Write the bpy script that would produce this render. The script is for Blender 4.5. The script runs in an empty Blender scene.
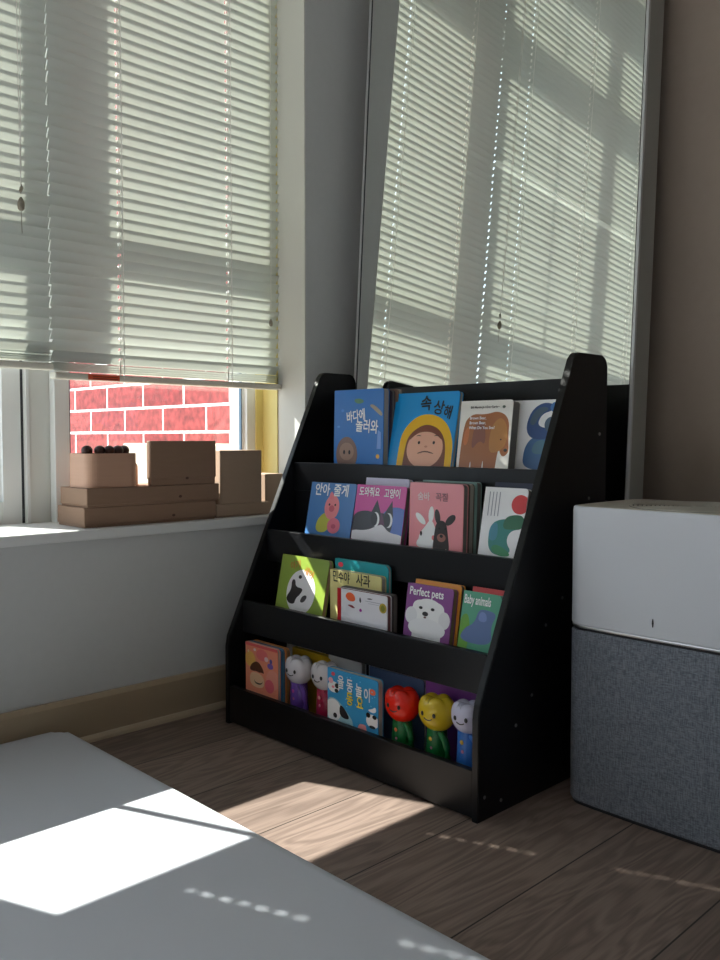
import bpy, bmesh, math, random
from mathutils import Matrix, Vector
random.seed(7)
sc = bpy.context.scene
COL = sc.collection

# ------------------------------------------------------------------ camera
cam_d = bpy.data.cameras.new('camera')
cam = bpy.data.objects.new('camera', cam_d); COL.objects.link(cam)
YAW, PITCH, ROLL, FPX = 0.7713, 0.0485, 0.0005, 860.1
F = Vector((math.sin(YAW)*math.cos(PITCH), math.cos(YAW)*math.cos(PITCH), -math.sin(PITCH)))
R = Vector((math.cos(YAW), -math.sin(YAW), 0)); U = R.cross(F)
R2 = R*math.cos(ROLL)+U*math.sin(ROLL); U2 = -R*math.sin(ROLL)+U*math.cos(ROLL)
M = Matrix((R2, U2, -F)).transposed().to_4x4(); M.translation = Vector((-0.9962, -1.514, 0.5715))
cam.matrix_world = M
cam_d.sensor_fit = 'VERTICAL'; cam_d.sensor_height = 36; cam_d.sensor_width = 27
cam_d.lens = FPX/960*36; cam_d.clip_start = 0.02
sc.camera = cam

# ------------------------------------------------------------------ world, sun, exposure
w = bpy.data.worlds.new('sky'); sc.world = w; w.use_nodes = True
bg = w.node_tree.nodes['Background']
bg.inputs['Color'].default_value = (0.71, 0.84, 1.0, 1); bg.inputs['Strength'].default_value = 2.1
sd = bpy.data.lights.new('sun', 'SUN'); sd.energy = 12.5; sd.angle = math.radians(0.5); sd.color = (1, 0.96, 0.90)
sun = bpy.data.objects.new('sun', sd); COL.objects.link(sun)
LD = Vector((0.412, -1, -0.925)).normalized()
sun.rotation_euler = LD.to_track_quat('-Z', 'Y').to_euler(); sun.location = (-2, 4, 4)
sc.view_settings.view_transform = 'Standard'; sc.view_settings.look = 'None'
sc.view_settings.exposure = 0.42; sc.view_settings.gamma = 1; sc.view_settings.use_curve_mapping = False

# ------------------------------------------------------------------ materials
MC = {}
def lin(c):
    return tuple((x/255/12.92 if x/255 <= .04045 else ((x/255+.055)/1.055)**2.4) for x in c)
def mat(name, col, rough=.5, metal=0, spec=.5, srgb=False):
    if srgb: col = lin(col)
    key = (name, tuple(round(c, 4) for c in col), rough, metal)
    if key in MC: return MC[key]
    m = bpy.data.materials.new(name); m.use_nodes = True
    b = m.node_tree.nodes['Principled BSDF']
    b.inputs['Base Color'].default_value = (*col[:3], 1); b.inputs['Roughness'].default_value = rough
    b.inputs['Metallic'].default_value = metal; b.inputs['Specular IOR Level'].default_value = spec
    MC[key] = m; return m
def noisy(name, c1, c2, scale=(20, 20, 20), rough=.7, bump=0, detail=4, spec=.5):
    m = mat(name, c1, rough, spec=spec); nt = m.node_tree; N = nt.nodes; L = nt.links
    b = N['Principled BSDF']
    tc = N.new('ShaderNodeTexCoord'); mp = N.new('ShaderNodeMapping'); mp.inputs['Scale'].default_value = scale
    no = N.new('ShaderNodeTexNoise'); no.inputs['Scale'].default_value = 1; no.inputs['Detail'].default_value = detail
    mx = N.new('ShaderNodeMix'); mx.data_type = 'RGBA'
    mx.inputs['A'].default_value = (*c1, 1); mx.inputs['B'].default_value = (*c2, 1)
    L.new(tc.outputs['Object'], mp.inputs['Vector']); L.new(mp.outputs['Vector'], no.inputs['Vector'])
    L.new(no.outputs['Fac'], mx.inputs['Factor']); L.new(mx.outputs['Result'], b.inputs['Base Color'])
    if bump:
        bp = N.new('ShaderNodeBump'); bp.inputs['Strength'].default_value = bump; bp.inputs['Distance'].default_value = .002
        L.new(no.outputs['Fac'], bp.inputs['Height']); L.new(bp.outputs['Normal'], b.inputs['Normal'])
    return m

M_wall = noisy('painted_wall', (.60, .61, .60), (.64, .65, .64), (60, 60, 60), .75, .1)
M_wall2 = noisy('taupe_wall', (.355, .285, .23), (.385, .31, .25), (60, 60, 60), .8, .1)
M_ceil = mat('ceiling_paint', (.75, .75, .73), .9)
M_white = mat('white_vinyl', (.75, .76, .75), .35)
M_sill = mat('sill_paint', (.78, .79, .78), .35)
M_jamb_glow = mat('yellow_glow_jamb', (.80, .68, .27), .45)  # the warm sun glow on the jamb is put into this yellow
M_post = mat('post_paint', (.66, .66, .62), .5)
M_base = mat('baseboard_tan', (.42, .33, .22), .5)
M_black = noisy('black_board', (.004, .0043, .006), (.005, .0053, .007), (300, 300, 300), .36, .03, spec=.33)
M_blackedge = mat('black_edge', (.03, .03, .033), .3)
M_dark = mat('dark_gasket', (.02, .02, .025), .6)
M_steel = mat('silver_metal', (.62, .62, .60), .3, 1)
M_frame = mat('mirror_frame_side', (.36, .36, .33), .45, .1)
M_lip = mat('frame_lip_silver', (.62, .63, .63), .35, .35)
M_card = noisy('kraft_card', (.29, .18, .115), (.33, .205, .135), (30, 30, 150), .8)
M_card2 = noisy('kraft_card_pale', (.42, .30, .21), (.46, .33, .235), (30, 30, 150), .8)
M_wood = noisy('pale_wood', (.55, .32, .22), (.62, .38, .26), (8, 8, 180), .55)
M_ball = noisy('dark_ball', (.035, .018, .015), (.08, .03, .022), (60, 60, 60), .35)
M_mat = noisy('play_mat_vinyl', (.70, .735, .80), (.73, .765, .83), (8, 8, 8), .45)
M_cord = mat('blind_cord', (.88, .87, .82), .8)
M_page = mat('page_edges', (.50, .46, .40), .8)
M_paged = mat('page_edges_grey', (.22, .20, .18), .8)

def floor_material():
    m = bpy.data.materials.new('wood_plank_floor'); m.use_nodes = True
    nt = m.node_tree; N = nt.nodes; L = nt.links; b = N['Principled BSDF']
    tc = N.new('ShaderNodeTexCoord')
    br = N.new('ShaderNodeTexBrick'); br.offset = .2; br.offset_frequency = 2
    br.inputs['Scale'].default_value = 1; br.inputs['Brick Width'].default_value = 2.6; br.inputs['Row Height'].default_value = .18
    br.inputs['Mortar Size'].default_value = .0013; br.inputs['Mortar Smooth'].default_value = .3
    br.inputs['Color1'].default_value = (0, 0, 0, 1); br.inputs['Color2'].default_value = (1, 1, 1, 1); br.inputs['Mortar'].default_value = (.5, .5, .5, 1)
    sh = N.new('ShaderNodeVectorMath'); sh.inputs[1].default_value = (1.0, 0, 0); L.new(tc.outputs['Object'], sh.inputs[0]); L.new(sh.outputs[0], br.inputs['Vector'])
    # per-board grain offset
    add = N.new('ShaderNodeVectorMath'); add.operation = 'MULTIPLY_ADD'
    add.inputs[1].default_value = (3.1, 7.7, 5.3)
    L.new(br.outputs['Color'], add.inputs[0]); L.new(tc.outputs['Object'], add.inputs[2])
    mp = N.new('ShaderNodeMapping'); mp.inputs['Scale'].default_value = (2.2, 16, 1)
    L.new(add.outputs[0], mp.inputs['Vector'])
    n1 = N.new('ShaderNodeTexNoise'); n1.inputs['Scale'].default_value = 1.0; n1.inputs['Detail'].default_value = 3; n1.inputs['Distortion'].default_value = .6
    L.new(mp.outputs['Vector'], n1.inputs['Vector'])
    # contour lines of the noise give cathedral grain
    mul = N.new('ShaderNodeMath'); mul.operation = 'MULTIPLY'; mul.inputs[1].default_value = 60
    si = N.new('ShaderNodeMath'); si.operation = 'SINE'
    L.new(n1.outputs['Fac'], mul.inputs[0]); L.new(mul.outputs[0], si.inputs[0])
    mr = N.new('ShaderNodeMapRange'); mr.inputs['From Min'].default_value = -1; mr.inputs['From Max'].default_value = 1
    mr.inputs['To Min'].default_value = .0; mr.inputs['To Max'].default_value = .36
    L.new(si.outputs[0], mr.inputs['Value'])
    mp2 = N.new('ShaderNodeMapping'); mp2.inputs['Scale'].default_value = (10, 320, 1)
    L.new(add.outputs[0], mp2.inputs['Vector'])
    n2 = N.new('ShaderNodeTexNoise'); n2.inputs['Scale'].default_value = 1; n2.inputs['Detail'].default_value = 4
    L.new(mp2.outputs['Vector'], n2.inputs['Vector'])
    sm = N.new('ShaderNodeMath'); sm.operation = 'MULTIPLY_ADD'; sm.inputs[1].default_value = .55
    L.new(n2.outputs['Fac'], sm.inputs[0]); L.new(mr.outputs['Result'], sm.inputs[2])
    ramp = N.new('ShaderNodeValToRGB')
    ramp.color_ramp.elements[0].position = .15; ramp.color_ramp.elements[0].color = (.285, .215, .178, 1)
    ramp.color_ramp.elements[1].position = .8; ramp.color_ramp.elements[1].color = (.145, .106, .088, 1)
    L.new(sm.outputs[0], ramp.inputs['Fac'])
    hs = N.new('ShaderNodeHueSaturation')
    vr = N.new('ShaderNodeMapRange'); vr.inputs['To Min'].default_value = .86; vr.inputs['To Max'].default_value = 1.14
    L.new(br.outputs['Color'], vr.inputs['Value']); L.new(vr.outputs['Result'], hs.inputs['Value']); L.new(ramp.outputs['Color'], hs.inputs['Color'])
    mx = N.new('ShaderNodeMix'); mx.data_type = 'RGBA'; mx.inputs['B'].default_value = (.03, .024, .02, 1)
    L.new(br.outputs['Fac'], mx.inputs['Factor']); L.new(hs.outputs['Color'], mx.inputs['A'])
    L.new(mx.outputs['Result'], b.inputs['Base Color'])
    b.inputs['Roughness'].default_value = .48; b.inputs['Specular IOR Level'].default_value = .28
    bp = N.new('ShaderNodeBump'); bp.inputs['Strength'].default_value = .15; bp.inputs['Distance'].default_value = .001
    inv = N.new('ShaderNodeMath'); inv.operation = 'SUBTRACT'; inv.inputs[0].default_value = 1
    L.new(sm.outputs[0], inv.inputs[1]); L.new(inv.outputs[0], bp.inputs['Height']); L.new(bp.outputs['Normal'], b.inputs['Normal'])
    return m
def brick_material():
    m = bpy.data.materials.new('red_brick'); m.use_nodes = True
    nt = m.node_tree; N = nt.nodes; L = nt.links; b = N['Principled BSDF']
    tc = N.new('ShaderNodeTexCoord'); sx = N.new('ShaderNodeSeparateXYZ'); cx = N.new('ShaderNodeCombineXYZ')
    L.new(tc.outputs['Object'], sx.inputs[0]); L.new(sx.outputs['Y'], cx.inputs['X'])
    ad = N.new('ShaderNodeMath'); ad.inputs[1].default_value = -.590+.0775*20
    L.new(sx.outputs['Z'], ad.inputs[0]); L.new(ad.outputs[0], cx.inputs['Y'])
    br = N.new('ShaderNodeTexBrick'); br.inputs['Scale'].default_value = 1
    br.inputs['Brick Width'].default_value = .235; br.inputs['Row Height'].default_value = .0775
    br.inputs['Mortar Size'].default_value = .0045; br.inputs['Mortar Smooth'].default_value = .2
    br.inputs['Color1'].default_value = (.225, .026, .028, 1); br.inputs['Color2'].default_value = (.30, .052, .050, 1)
    br.inputs['Mortar'].default_value = (.9, .88, .85, 1)
    L.new(cx.outputs[0], br.inputs['Vector'])
    n = N.new('ShaderNodeTexNoise'); n.inputs['Scale'].default_value = 45; n.inputs['Detail'].default_value = 6
    L.new(tc.outputs['Object'], n.inputs['Vector'])
    mr = N.new('ShaderNodeMapRange'); mr.inputs['From Min'].default_value = .25; mr.inputs['From Max'].default_value = .75; mr.inputs['To Min'].default_value = .45; mr.inputs['To Max'].default_value = 1.55
    L.new(n.outputs['Fac'], mr.inputs['Value'])
    hs = N.new('ShaderNodeHueSaturation'); L.new(mr.outputs['Result'], hs.inputs['Value']); L.new(br.outputs['Color'], hs.inputs['Color'])
    L.new(hs.outputs['Color'], b.inputs['Base Color']); b.inputs['Roughness'].default_value = .9
    bp = N.new('ShaderNodeBump'); bp.inputs['Strength'].default_value = .6; bp.inputs['Distance'].default_value = .004; bp.invert = True
    L.new(br.outputs['Fac'], bp.inputs['Height']); L.new(bp.outputs['Normal'], b.inputs['Normal'])
    return m
def slat_material():
    m = bpy.data.materials.new('blind_slat'); m.use_nodes = True
    nt = m.node_tree; N = nt.nodes; L = nt.links
    for n in list(N): N.remove(n)
    o = N.new('ShaderNodeOutputMaterial'); d = N.new('ShaderNodeBsdfPrincipled'); t = N.new('ShaderNodeBsdfTranslucent'); mx = N.new('ShaderNodeMixShader')
    d.inputs['Base Color'].default_value = (.60, .63, .59, 1); d.inputs['Roughness'].default_value = .45
    t.inputs['Color'].default_value = (.72, .74, .64, 1); mx.inputs[0].default_value = SLAT_T
    L.new(d.outputs[0], mx.inputs[1]); L.new(t.outputs[0], mx.inputs[2]); L.new(mx.outputs[0], o.inputs[0])
    return m
SLAT_T = .095
def glass_material():
    m = bpy.data.materials.new('window_glass'); m.use_nodes = True
    nt = m.node_tree; N = nt.nodes; L = nt.links
    for n in list(N): N.remove(n)
    o = N.new('ShaderNodeOutputMaterial'); t = N.new('ShaderNodeBsdfTransparent'); g = N.new('ShaderNodeBsdfGlossy'); mx = N.new('ShaderNodeMixShader')
    t.inputs[0].default_value = (.94, .96, .95, 1); g.inputs['Roughness'].default_value = .02; mx.inputs[0].default_value = .05
    L.new(t.outputs[0], mx.inputs[1]); L.new(g.outputs[0], mx.inputs[2]); L.new(mx.outputs[0], o.inputs[0])
    return m
def fabric_material():
    m = bpy.data.materials.new('grey_woven_fabric'); m.use_nodes = True
    nt = m.node_tree; N = nt.nodes; L = nt.links; b = N['Principled BSDF']
    tc = N.new('ShaderNodeTexCoord')
    fs = []
    for s in ((900, 900, 90), (120, 120, 1100)):
        mp = N.new('ShaderNodeMapping'); mp.inputs['Scale'].default_value = s
        n = N.new('ShaderNodeTexNoise'); n.inputs['Scale'].default_value = 1; n.inputs['Detail'].default_value = 1
        L.new(tc.outputs['Object'], mp.inputs[0]); L.new(mp.outputs[0], n.inputs[0]); fs.append(n)
    ad = N.new('ShaderNodeMath'); L.new(fs[0].outputs['Fac'], ad.inputs[0]); L.new(fs[1].outputs['Fac'], ad.inputs[1])
    r = N.new('ShaderNodeValToRGB'); r.color_ramp.elements[0].position = .38; r.color_ramp.elements[1].position = .62
    hv = N.new('ShaderNodeMath'); hv.operation = 'MULTIPLY'; hv.inputs[1].default_value = .5
    L.new(ad.outputs[0], hv.inputs[0]); L.new(hv.outputs[0], r.inputs['Fac'])
    r.color_ramp.elements[0].color = (.13, .145, .175, 1); r.color_ramp.elements[1].color = (.29, .315, .36, 1)
    L.new(r.outputs[0], b.inputs['Base Color']); b.inputs['Roughness'].default_value = .95
    bp = N.new('ShaderNodeBump'); bp.inputs['Strength'].default_value = .4; bp.inputs['Distance'].default_value = .001
    L.new(hv.outputs[0], bp.inputs['Height']); L.new(bp.outputs[0], b.inputs['Normal'])
    return m
M_floor = floor_material(); M_brick = brick_material(); M_slat = slat_material(); M_glass = glass_material(); M_fabric = fabric_material()
M_mirror = mat('mirror_glass', (.86, .88, .85), .0, 1)

# ------------------------------------------------------------------ helpers
def link(o, parent=None):
    COL.objects.link(o)
    if parent is not None: o.parent = parent
    return o
def obj(name, bm, m, parent=None, smooth=False):
    me = bpy.data.meshes.new(name)
    bmesh.ops.recalc_face_normals(bm, faces=bm.faces)
    bm.to_mesh(me); bm.free()
    for x in (m if isinstance(m, (list, tuple)) else [m]): me.materials.append(x)
    if smooth:
        for p in me.polygons: p.use_smooth = True
    return link(bpy.data.objects.new(name, me), parent)
def empty(name, loc=(0, 0, 0)):
    o = bpy.data.objects.new(name, None); o.location = loc; o.empty_display_size = .02
    return link(o)
def tag(o, label, cat, group=None, kind=None):
    o['label'] = label; o['category'] = cat
    if group: o['group'] = group
    if kind: o['kind'] = kind
    return o
def struct(o): o['kind'] = 'structure'; return o
def box(bm, x0, x1, y0, y1, z0, z1, bev=0, seg=2):
    r = bmesh.ops.create_cube(bm, size=1)
    bmesh.ops.scale(bm, verts=r['verts'], vec=(abs(x1-x0), abs(y1-y0), abs(z1-z0)))
    bmesh.ops.translate(bm, verts=r['verts'], vec=((x0+x1)/2, (y0+y1)/2, (z0+z1)/2))
    if bev:
        es = list({e for v in r['verts'] for e in v.link_edges})
        bmesh.ops.bevel(bm, geom=es, offset=bev, segments=seg, affect='EDGES', profile=.5)
    return bm
def B(*a, **k): return box(bmesh.new(), *a, **k)
def prism(bm, pts, axis, a, b):
    """extrude polygon pts (2-D) along axis from a to b; axis 'x': pts=(y,z); 'y': (x,z); 'z': (x,y)"""
    def P(p, t):
        return {'x': (t, p[0], p[1]), 'y': (p[0], t, p[1]), 'z': (p[0], p[1], t)}[axis]
    v0 = [bm.verts.new(P(p, a)) for p in pts]; v1 = [bm.verts.new(P(p, b)) for p in pts]
    bm.faces.new(v0); bm.faces.new(v1[::-1]); n = len(pts)
    for i in range(n): bm.faces.new((v0[i], v0[(i+1) % n], v1[(i+1) % n], v1[i]))
    return bm
def rrect(x0, x1, y0, y1, r, n=5, corners=(1, 1, 1, 1)):
    out = []
    for k, (cx, cy, a0) in enumerate(((x1, y1, 0), (x0, y1, 90), (x0, y0, 180), (x1, y0, 270))):
        rr = r*corners[k]
        sx = -1 if cx == x1 else 1; sy = -1 if cy == y1 else 1
        if rr <= 0: out.append((cx, cy)); continue
        for i in range(n+1):
            a = math.radians(a0+90*i/n); out.append((cx+sx*rr+rr*math.cos(a), cy+sy*rr+rr*math.sin(a)))
    return out
def tube(bm, pts, r, n=8, closed=False):
    pts = [Vector(p) for p in pts]; rings = []
    up = Vector((0, 0, 1))
    for i, p in enumerate(pts):
        d = (pts[min(i+1, len(pts)-1)]-pts[max(i-1, 0)]).normalized()
        a = d.cross(up)
        if a.length < 1e-3: a = d.cross(Vector((1, 0, 0)))
        a.normalize(); b = d.cross(a)
        rr = r[i] if isinstance(r, (list, tuple)) else r
        rings.append([bm.verts.new(p+(a*math.cos(2*math.pi*k/n)+b*math.sin(2*math.pi*k/n))*rr) for k in range(n)])
    for i in range(len(rings)-1):
        for k in range(n): bm.faces.new((rings[i][k], rings[i][(k+1) % n], rings[i+1][(k+1) % n], rings[i+1][k]))
    bm.faces.new(rings[0][::-1]); bm.faces.new(rings[-1])
    return bm
def ball(bm, c, r, sc_=(1, 1, 1), u=20, v=12):
    s = bmesh.ops.create_uvsphere(bm, u_segments=u, v_segments=v, radius=r)
    bmesh.ops.scale(bm, verts=s['verts'], vec=sc_); bmesh.ops.translate(bm, verts=s['verts'], vec=c)
    return s['verts']

# ------------------------------------------------------------------ room shell
XR = .532           # wall on the right
WX = .303           # right side of the window opening
ZS = .400           # sill top
WT = 2.66           # window head
CE = 2.85
struct(obj('floor', B(-3.6, XR, -3.8, 0, -.05, 0), M_floor))
struct(obj('ceiling', B(-3.6, XR, -3.8, 0, CE, CE+.05), M_ceil))
bm = bmesh.new()
box(bm, -3.6, XR, 0, .30, -.05, ZS-.02)
box(bm, -3.6, XR, 0, .30, WT, CE)
box(bm, WX, XR, 0, .30, ZS-.02, WT)
box(bm, -1.75, -1.32, 0, .30, ZS-.02, WT); box(bm, -3.6, -1.75, 0, .30, 2.0, WT); box(bm, -3.6, -3.2, 0, .30, ZS-.02, 2.0)  # leaves an unseen opening at far left, added for sky fill
struct(obj('wall_left', bm, M_wall))
struct(obj('wall_right', B(XR, XR+.1, -3.8, .30, -.05, CE), M_wall2))
struct(obj('wall_back', B(-3.6, XR, -3.9, -3.8, -.05, CE), M_wall))
struct(obj('wall_front', B(-3.7, -3.6, -3.8, .30, -.05, CE), M_wall))
bm = bmesh.new(); prism(bm, [(0, 0), (-.013, 0), (-.013, .078), (-.008, .086), (0, .086)], 'x', -3.6, XR)
struct(obj('baseboard_left', bm, M_base))
bm = bmesh.new(); prism(bm, [(-.013, 0), (-.022, 0), (-.021, .006), (-.017, .011), (-.013, .012)], 'x', -3.6, XR)
struct(obj('trim_1', bm, mat('shoe_moulding', (.50, .41, .29), .45)))
bm = bmesh.new(); prism(bm, [(XR, 0), (XR-.013, 0), (XR-.013, .078), (XR-.008, .086), (XR, .086)], 'y', -3.8, 0)
struct(obj('baseboard_right', bm, M_base))
# sill
bm = bmesh.new(); box(bm, -1.32, WX, -.010, .215, ZS-.02, ZS, .003)
struct(obj('window_sill', bm, M_sill))
struct(obj('trim_2', B(-3.6, -1.75, -.01, .215, ZS-.02, ZS, bev=.003), M_sill))  # sill of the unseen opening added for fill light
# right jamb liner, its yellow standing in for sun glow, and mullion post
struct(obj('trim_3', B(WX-.006, WX, .100, .215, ZS, WT), M_jamb_glow))
bm = bmesh.new(); box(bm, -.268, -.213, .188, .30, ZS, WT); struct(obj('trim_4', bm, M_post))
bm = bmesh.new(); box(bm, -.274, -.268, .185, .30, ZS, WT); struct(obj('trim_5', bm, M_white))
bm = bmesh.new(); box(bm, -.2795, -.274, .20, .30, ZS, WT); struct(obj('trim_6', bm, M_dark))

def window(n, x0, x1, sl, sr, muntin=None, y0=.200, y1=.245, dz=0):
    """a fixed window: frame bars with stile widths sl/sr, rails, panes"""
    root = empty('window_%d' % n, ((x0+x1)/2, y0, ZS)); struct(root)
    iv = Matrix.Translation(-root.location)
    bm = bmesh.new()
    box(bm, x0, x0+sl, y0, y1, ZS, WT); box(bm, x1-sr, x1, y0, y1, ZS, WT)
    for za, zb in ((ZS, .445), (1.010+dz, 1.070+dz), (1.91+dz, 2.03+dz), (2.28+dz, 2.46+dz), (WT-.04, WT)):
        box(bm, x0+sl, x1-sr, y0+.002, y1-.002, za, zb)
    # stepped glazing beads
    box(bm, x0+sl, x0+sl+.006, y0+.012, y1-.008, .445, WT-.04); box(bm, x1-sr-.006, x1-sr, y0+.012, y1-.008, .445, WT-.04)
    if muntin: box(bm, muntin-.005, muntin+.005, y0+.005, y0+.02, .445, WT-.04)
    bm.transform(iv); obj('window_frame', bm, M_white, root)
    bm = bmesh.new(); box(bm, x0+sl+.006, x0+sl+.0085, y0+.013, y0+.022, .445, WT-.04); box(bm, x1-sr-.0085, x1-sr-.006, y0+.013, y0+.022, .445, WT-.04)
    box(bm, x0+sl+.006, x1-sr-.006, y0+.013, y0+.022, .445, .4475)
    bm.transform(iv); obj('gasket', bm, mat('blue_gasket', (.05, .10, .16), .5), root)
    bm = bmesh.new(); box(bm, x0+sl+.006, x1-sr-.006, y0+.022, y0+.026, .445, WT-.04)
    bm.transform(iv); obj('window_pane', bm, M_glass, root)
window(1, -.226, .277, .030, .024, y0=.160, y1=.185, dz=-.038)
struct(obj('trim_8', B(.277, WX-.006, .155, .185, ZS, WT), M_jamb_glow))  # strip beside the sash, coloured with the same painted glow
window(2, -.940, -.2795, .001, .037, muntin=-.648)
struct(obj('trim_9', B(WX-.003, WX+.001, .001, .100, ZS, WT), mat('cream_reveal', (.66, .65, .60), .5)))
struct(obj('trim_7', B(-1.01, -.940, .19, .235, ZS, WT), M_post))
window(3, -1.32, -1.01, .03, .001)
# outdoor masonry pier between the windows
struct(obj('brick_pier', B(-.388, -.243, .30, .325, -.6, 2.9), M_brick))
# side wall outdoors
struct(obj('brick_wall', B(.425, .65, .31, 4.2, -.6, 3.4), M_brick))
tag(obj('stone_ledge', B(.345, .425, .33, .93, -.6, .556, bev=.006), mat('pale_stone', (.50, .44, .34), .9)),
    'pale sunlit stone ledge against the red brick wall outside the window', 'ledge')
struct(obj('outdoor_ground', B(-8, 8, .30, 12, -.7, -.6), noisy('concrete', (.42, .42, .40), (.5, .5, .47), (6, 6, 6), .9)))

# ------------------------------------------------------------------ venetian blinds
YB, PITCHZ = .098, .0212
def slat_mesh(length, cords, name):
    tilt = math.radians(64)
    ws = [-.0125, -.008, -.0032, 0, .0032, .008, .0125]
    def prof(wv):
        h = .0016*(1-(wv/.0125)**2)       # crown
        # w runs from outer-lower edge (-) to inner-upper edge (+); inner = -y
        y = -wv*math.cos(tilt) + h*math.sin(tilt); z = wv*math.sin(tilt) + h*math.cos(tilt)
        return y, z
    xs = {0, length}
    for c in cords: xs |= {c-.0031, c+.0031}
    n = 6
    for i in range(1, n): xs.add(length*i/n)
    xs = sorted(xs)
    bm = bmesh.new(); g = [[bm.verts.new((x, *prof(wv))) for wv in ws] for x in xs]
    for i in range(len(xs)-1):
        mid = (xs[i]+xs[i+1])/2; hole = any(abs(mid-c) < .0031 for c in cords)
        for k in range(len(ws)-1):
            if hole and k in (2, 3): continue
            bm.faces.new((g[i][k], g[i+1][k], g[i+1][k+1], g[i][k+1]))
    me = bpy.data.meshes.new(name); bm.to_mesh(me); bm.free(); me.materials.append(M_slat)
    for p in me.polygons: p.use_smooth = True
    return me
def blind(x0, x1, cords, label, odd=None, pull=None, sticker=None, zr=.700, stack=4):
    L_ = x1-x0
    root = empty('venetian_blind', (x0, YB, zr)); tag(root, label, 'blind', 'white venetian blinds in the windows')
    me = slat_mesh(L_, [c-x0 for c in cords], 'slat')
    z = zr+.018; i = 0; zs = []
    for k in range(stack): zs.append((z, .0042)); z += .0042
    z += .010
    while z < WT-.065 and len(zs) < 96: zs.append((z, 0)); z += PITCHZ
    for i, (zz, st) in enumerate(zs):
        s = bpy.data.objects.new('slat', me); link(s, root)
        s.location = (random.uniform(-.0008, .0008), 0, zz-zr)
        rx = random.uniform(-.02, .02)
        if st: rx = math.radians(58)
        elif i < stack+3: rx = math.radians(10)
        if odd and abs(zz-odd) < PITCHZ/2: rx = math.radians(34)
        s.rotation_euler = (rx, random.uniform(-.0015, .0015), 0)
    bm = B(0, L_, -.013, .013, 0, .013, bev=.003); r = obj('bottom_rail', bm, mat('rail_cream', (.74, .72, .62), .4), root)
    if sticker:
        o = obj('warning_sticker', B(sticker[0]-x0, sticker[1]-x0, -.0136, -.0130, .001, .012), mat('orange_sticker', (.75, .12, .05), .5), r)
        o['label'] = 'orange warning sticker'
        for kk in range(2):
            a = sticker[0]-x0+.010
            obj('sticker_print', B(a, sticker[1]-x0-.004, -.01385, -.0136, .003+.004*kk, .0045+.004*kk), mat('sticker_ink', (.25, .04, .02), .5), r)
    obj('head_rail', B(0, L_, -.02, .02, WT-.045-zr, WT-.005-zr, bev=.002), M_white, root)
    for c in cords:
        bm = bmesh.new(); cx = c-x0
        for dy in (-.0135, .0135):
            tube(bm, [(cx+.0012, dy, .006), (cx+.0012, dy, WT-.045-zr)], .0009, 5)
        for zz, st in zs:
            if not st: tube(bm, [(cx+.004, -.0135, zz-zr+.004), (cx+.004, .0135, zz-zr-.012)], .0004, 4)
        obj('ladder_cord', bm, M_cord, root)
        bm = bmesh.new(); tube(bm, [(cx, 0, .006), (cx, 0, WT-.045-zr)], .0013, 6); obj('lift_cord', bm, M_cord, root)
    if pull:
        for px, pz, big in pull:
            bm = bmesh.new()
            for dx in ((-.003, .004) if big else (0,)):
                tube(bm, [(px-x0+dx, -.024, WT-.05-zr), (px-x0+dx*.8, -.022, pz+.3-zr), (px-x0, -.02, pz+.028-zr)], .0007, 6)
            c_ = obj('pull_cord', bm, M_cord, root)
            bm = bmesh.new()
            k = 1.0 if big else .7
            rs = [.0015, .0040, .0062, .0066, .0058, .003]; zz = [.016, .012, .006, 0, -.006, -.009]
            tube(bm, [(px-x0, -.02, pz-zr+q*k) for q in zz], [q*k for q in rs], 12)
            if big:
                tube(bm, [(px-x0+.001, -.02, pz-zr+.040), (px-x0+.002, -.02, pz-zr+.034), (px-x0-.001, -.02, pz-zr+.026), (px-x0, -.02, pz-zr+.022)], [.002, .0034, .003, .0015], 10)
                tube(bm, [(px-x0, -.02, pz-zr-.009), (px-x0+.001, -.02, pz-zr-.05)], .0007, 5)
            obj('tassel', bm, mat('tassel_plastic', (.30, .27, .21), .5), c_)
    return root
blind(-.2585, .2985, [-.113, .155], 'white slatted blind over the right-hand window beside the corner, orange sticker on its rail',
      pull=[(.262, .838, False)], sticker=(-.191, -.123), zr=.686)
blind(-1.275, -.2605, [-1.125, -.766, -.408], 'wider white slatted blind at the left edge of the photo, with hanging cord tassels',
      odd=1.485, pull=[(-.322, 1.000, True)], zr=.702)

# ------------------------------------------------------------------ floor mat
bm = bmesh.new(); prism(bm, rrect(-2.35, -.306, -2.3, -.024, .022, 6), 'z', .001, .040)
es = [e for e in bm.edges if abs(e.verts[0].co.z-e.verts[1].co.z) < 1e-5]
bmesh.ops.bevel(bm, geom=es, offset=.009, segments=4, affect='EDGES', profile=.5)
tag(obj('play_mat', bm, M_mat, smooth=True), 'thick white padded play mat lying on the plank floor', 'mat')

# ------------------------------------------------------------------ leaning mirror
be, ga = .058, .006
mr = empty('leaning_mirror', (.3635, -.42, .002)); tag(mr, 'tall wide mirror leaning on the wall behind the black bookcase', 'mirror')
mr.rotation_euler = Matrix.Rotation(ga, 3, 'Z').to_4x4().to_3x3().__matmul__(Matrix.Rotation(be, 3, 'Y')).to_euler()
MH = 1.74; ya, yb_ = .362, -.342
bm = B(0, .001, yb_+.006, ya-.006, .006, MH-.006); obj('mirror_glass', bm, M_mirror, mr)
bm = bmesh.new()
for a in ((yb_, yb_+.0055, 0, MH), (ya-.0055, ya, 0, MH), (yb_+.0055, ya-.0055, 0, .0055), (yb_+.0055, ya-.0055, MH-.0055, MH)):
    box(bm, -.003, .004, a[0], a[1], a[2], a[3], .0008, 1)
obj('frame_lip', bm, M_lip, mr)
bm = bmesh.new()
for a in ((yb_+.0055, yb_+.0078, .0055, MH-.0055), (ya-.0078, ya-.0055, .0055, MH-.0055)): box(bm, -.0008, .001, *a)
obj('glass_seal', bm, M_dark, mr)
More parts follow.
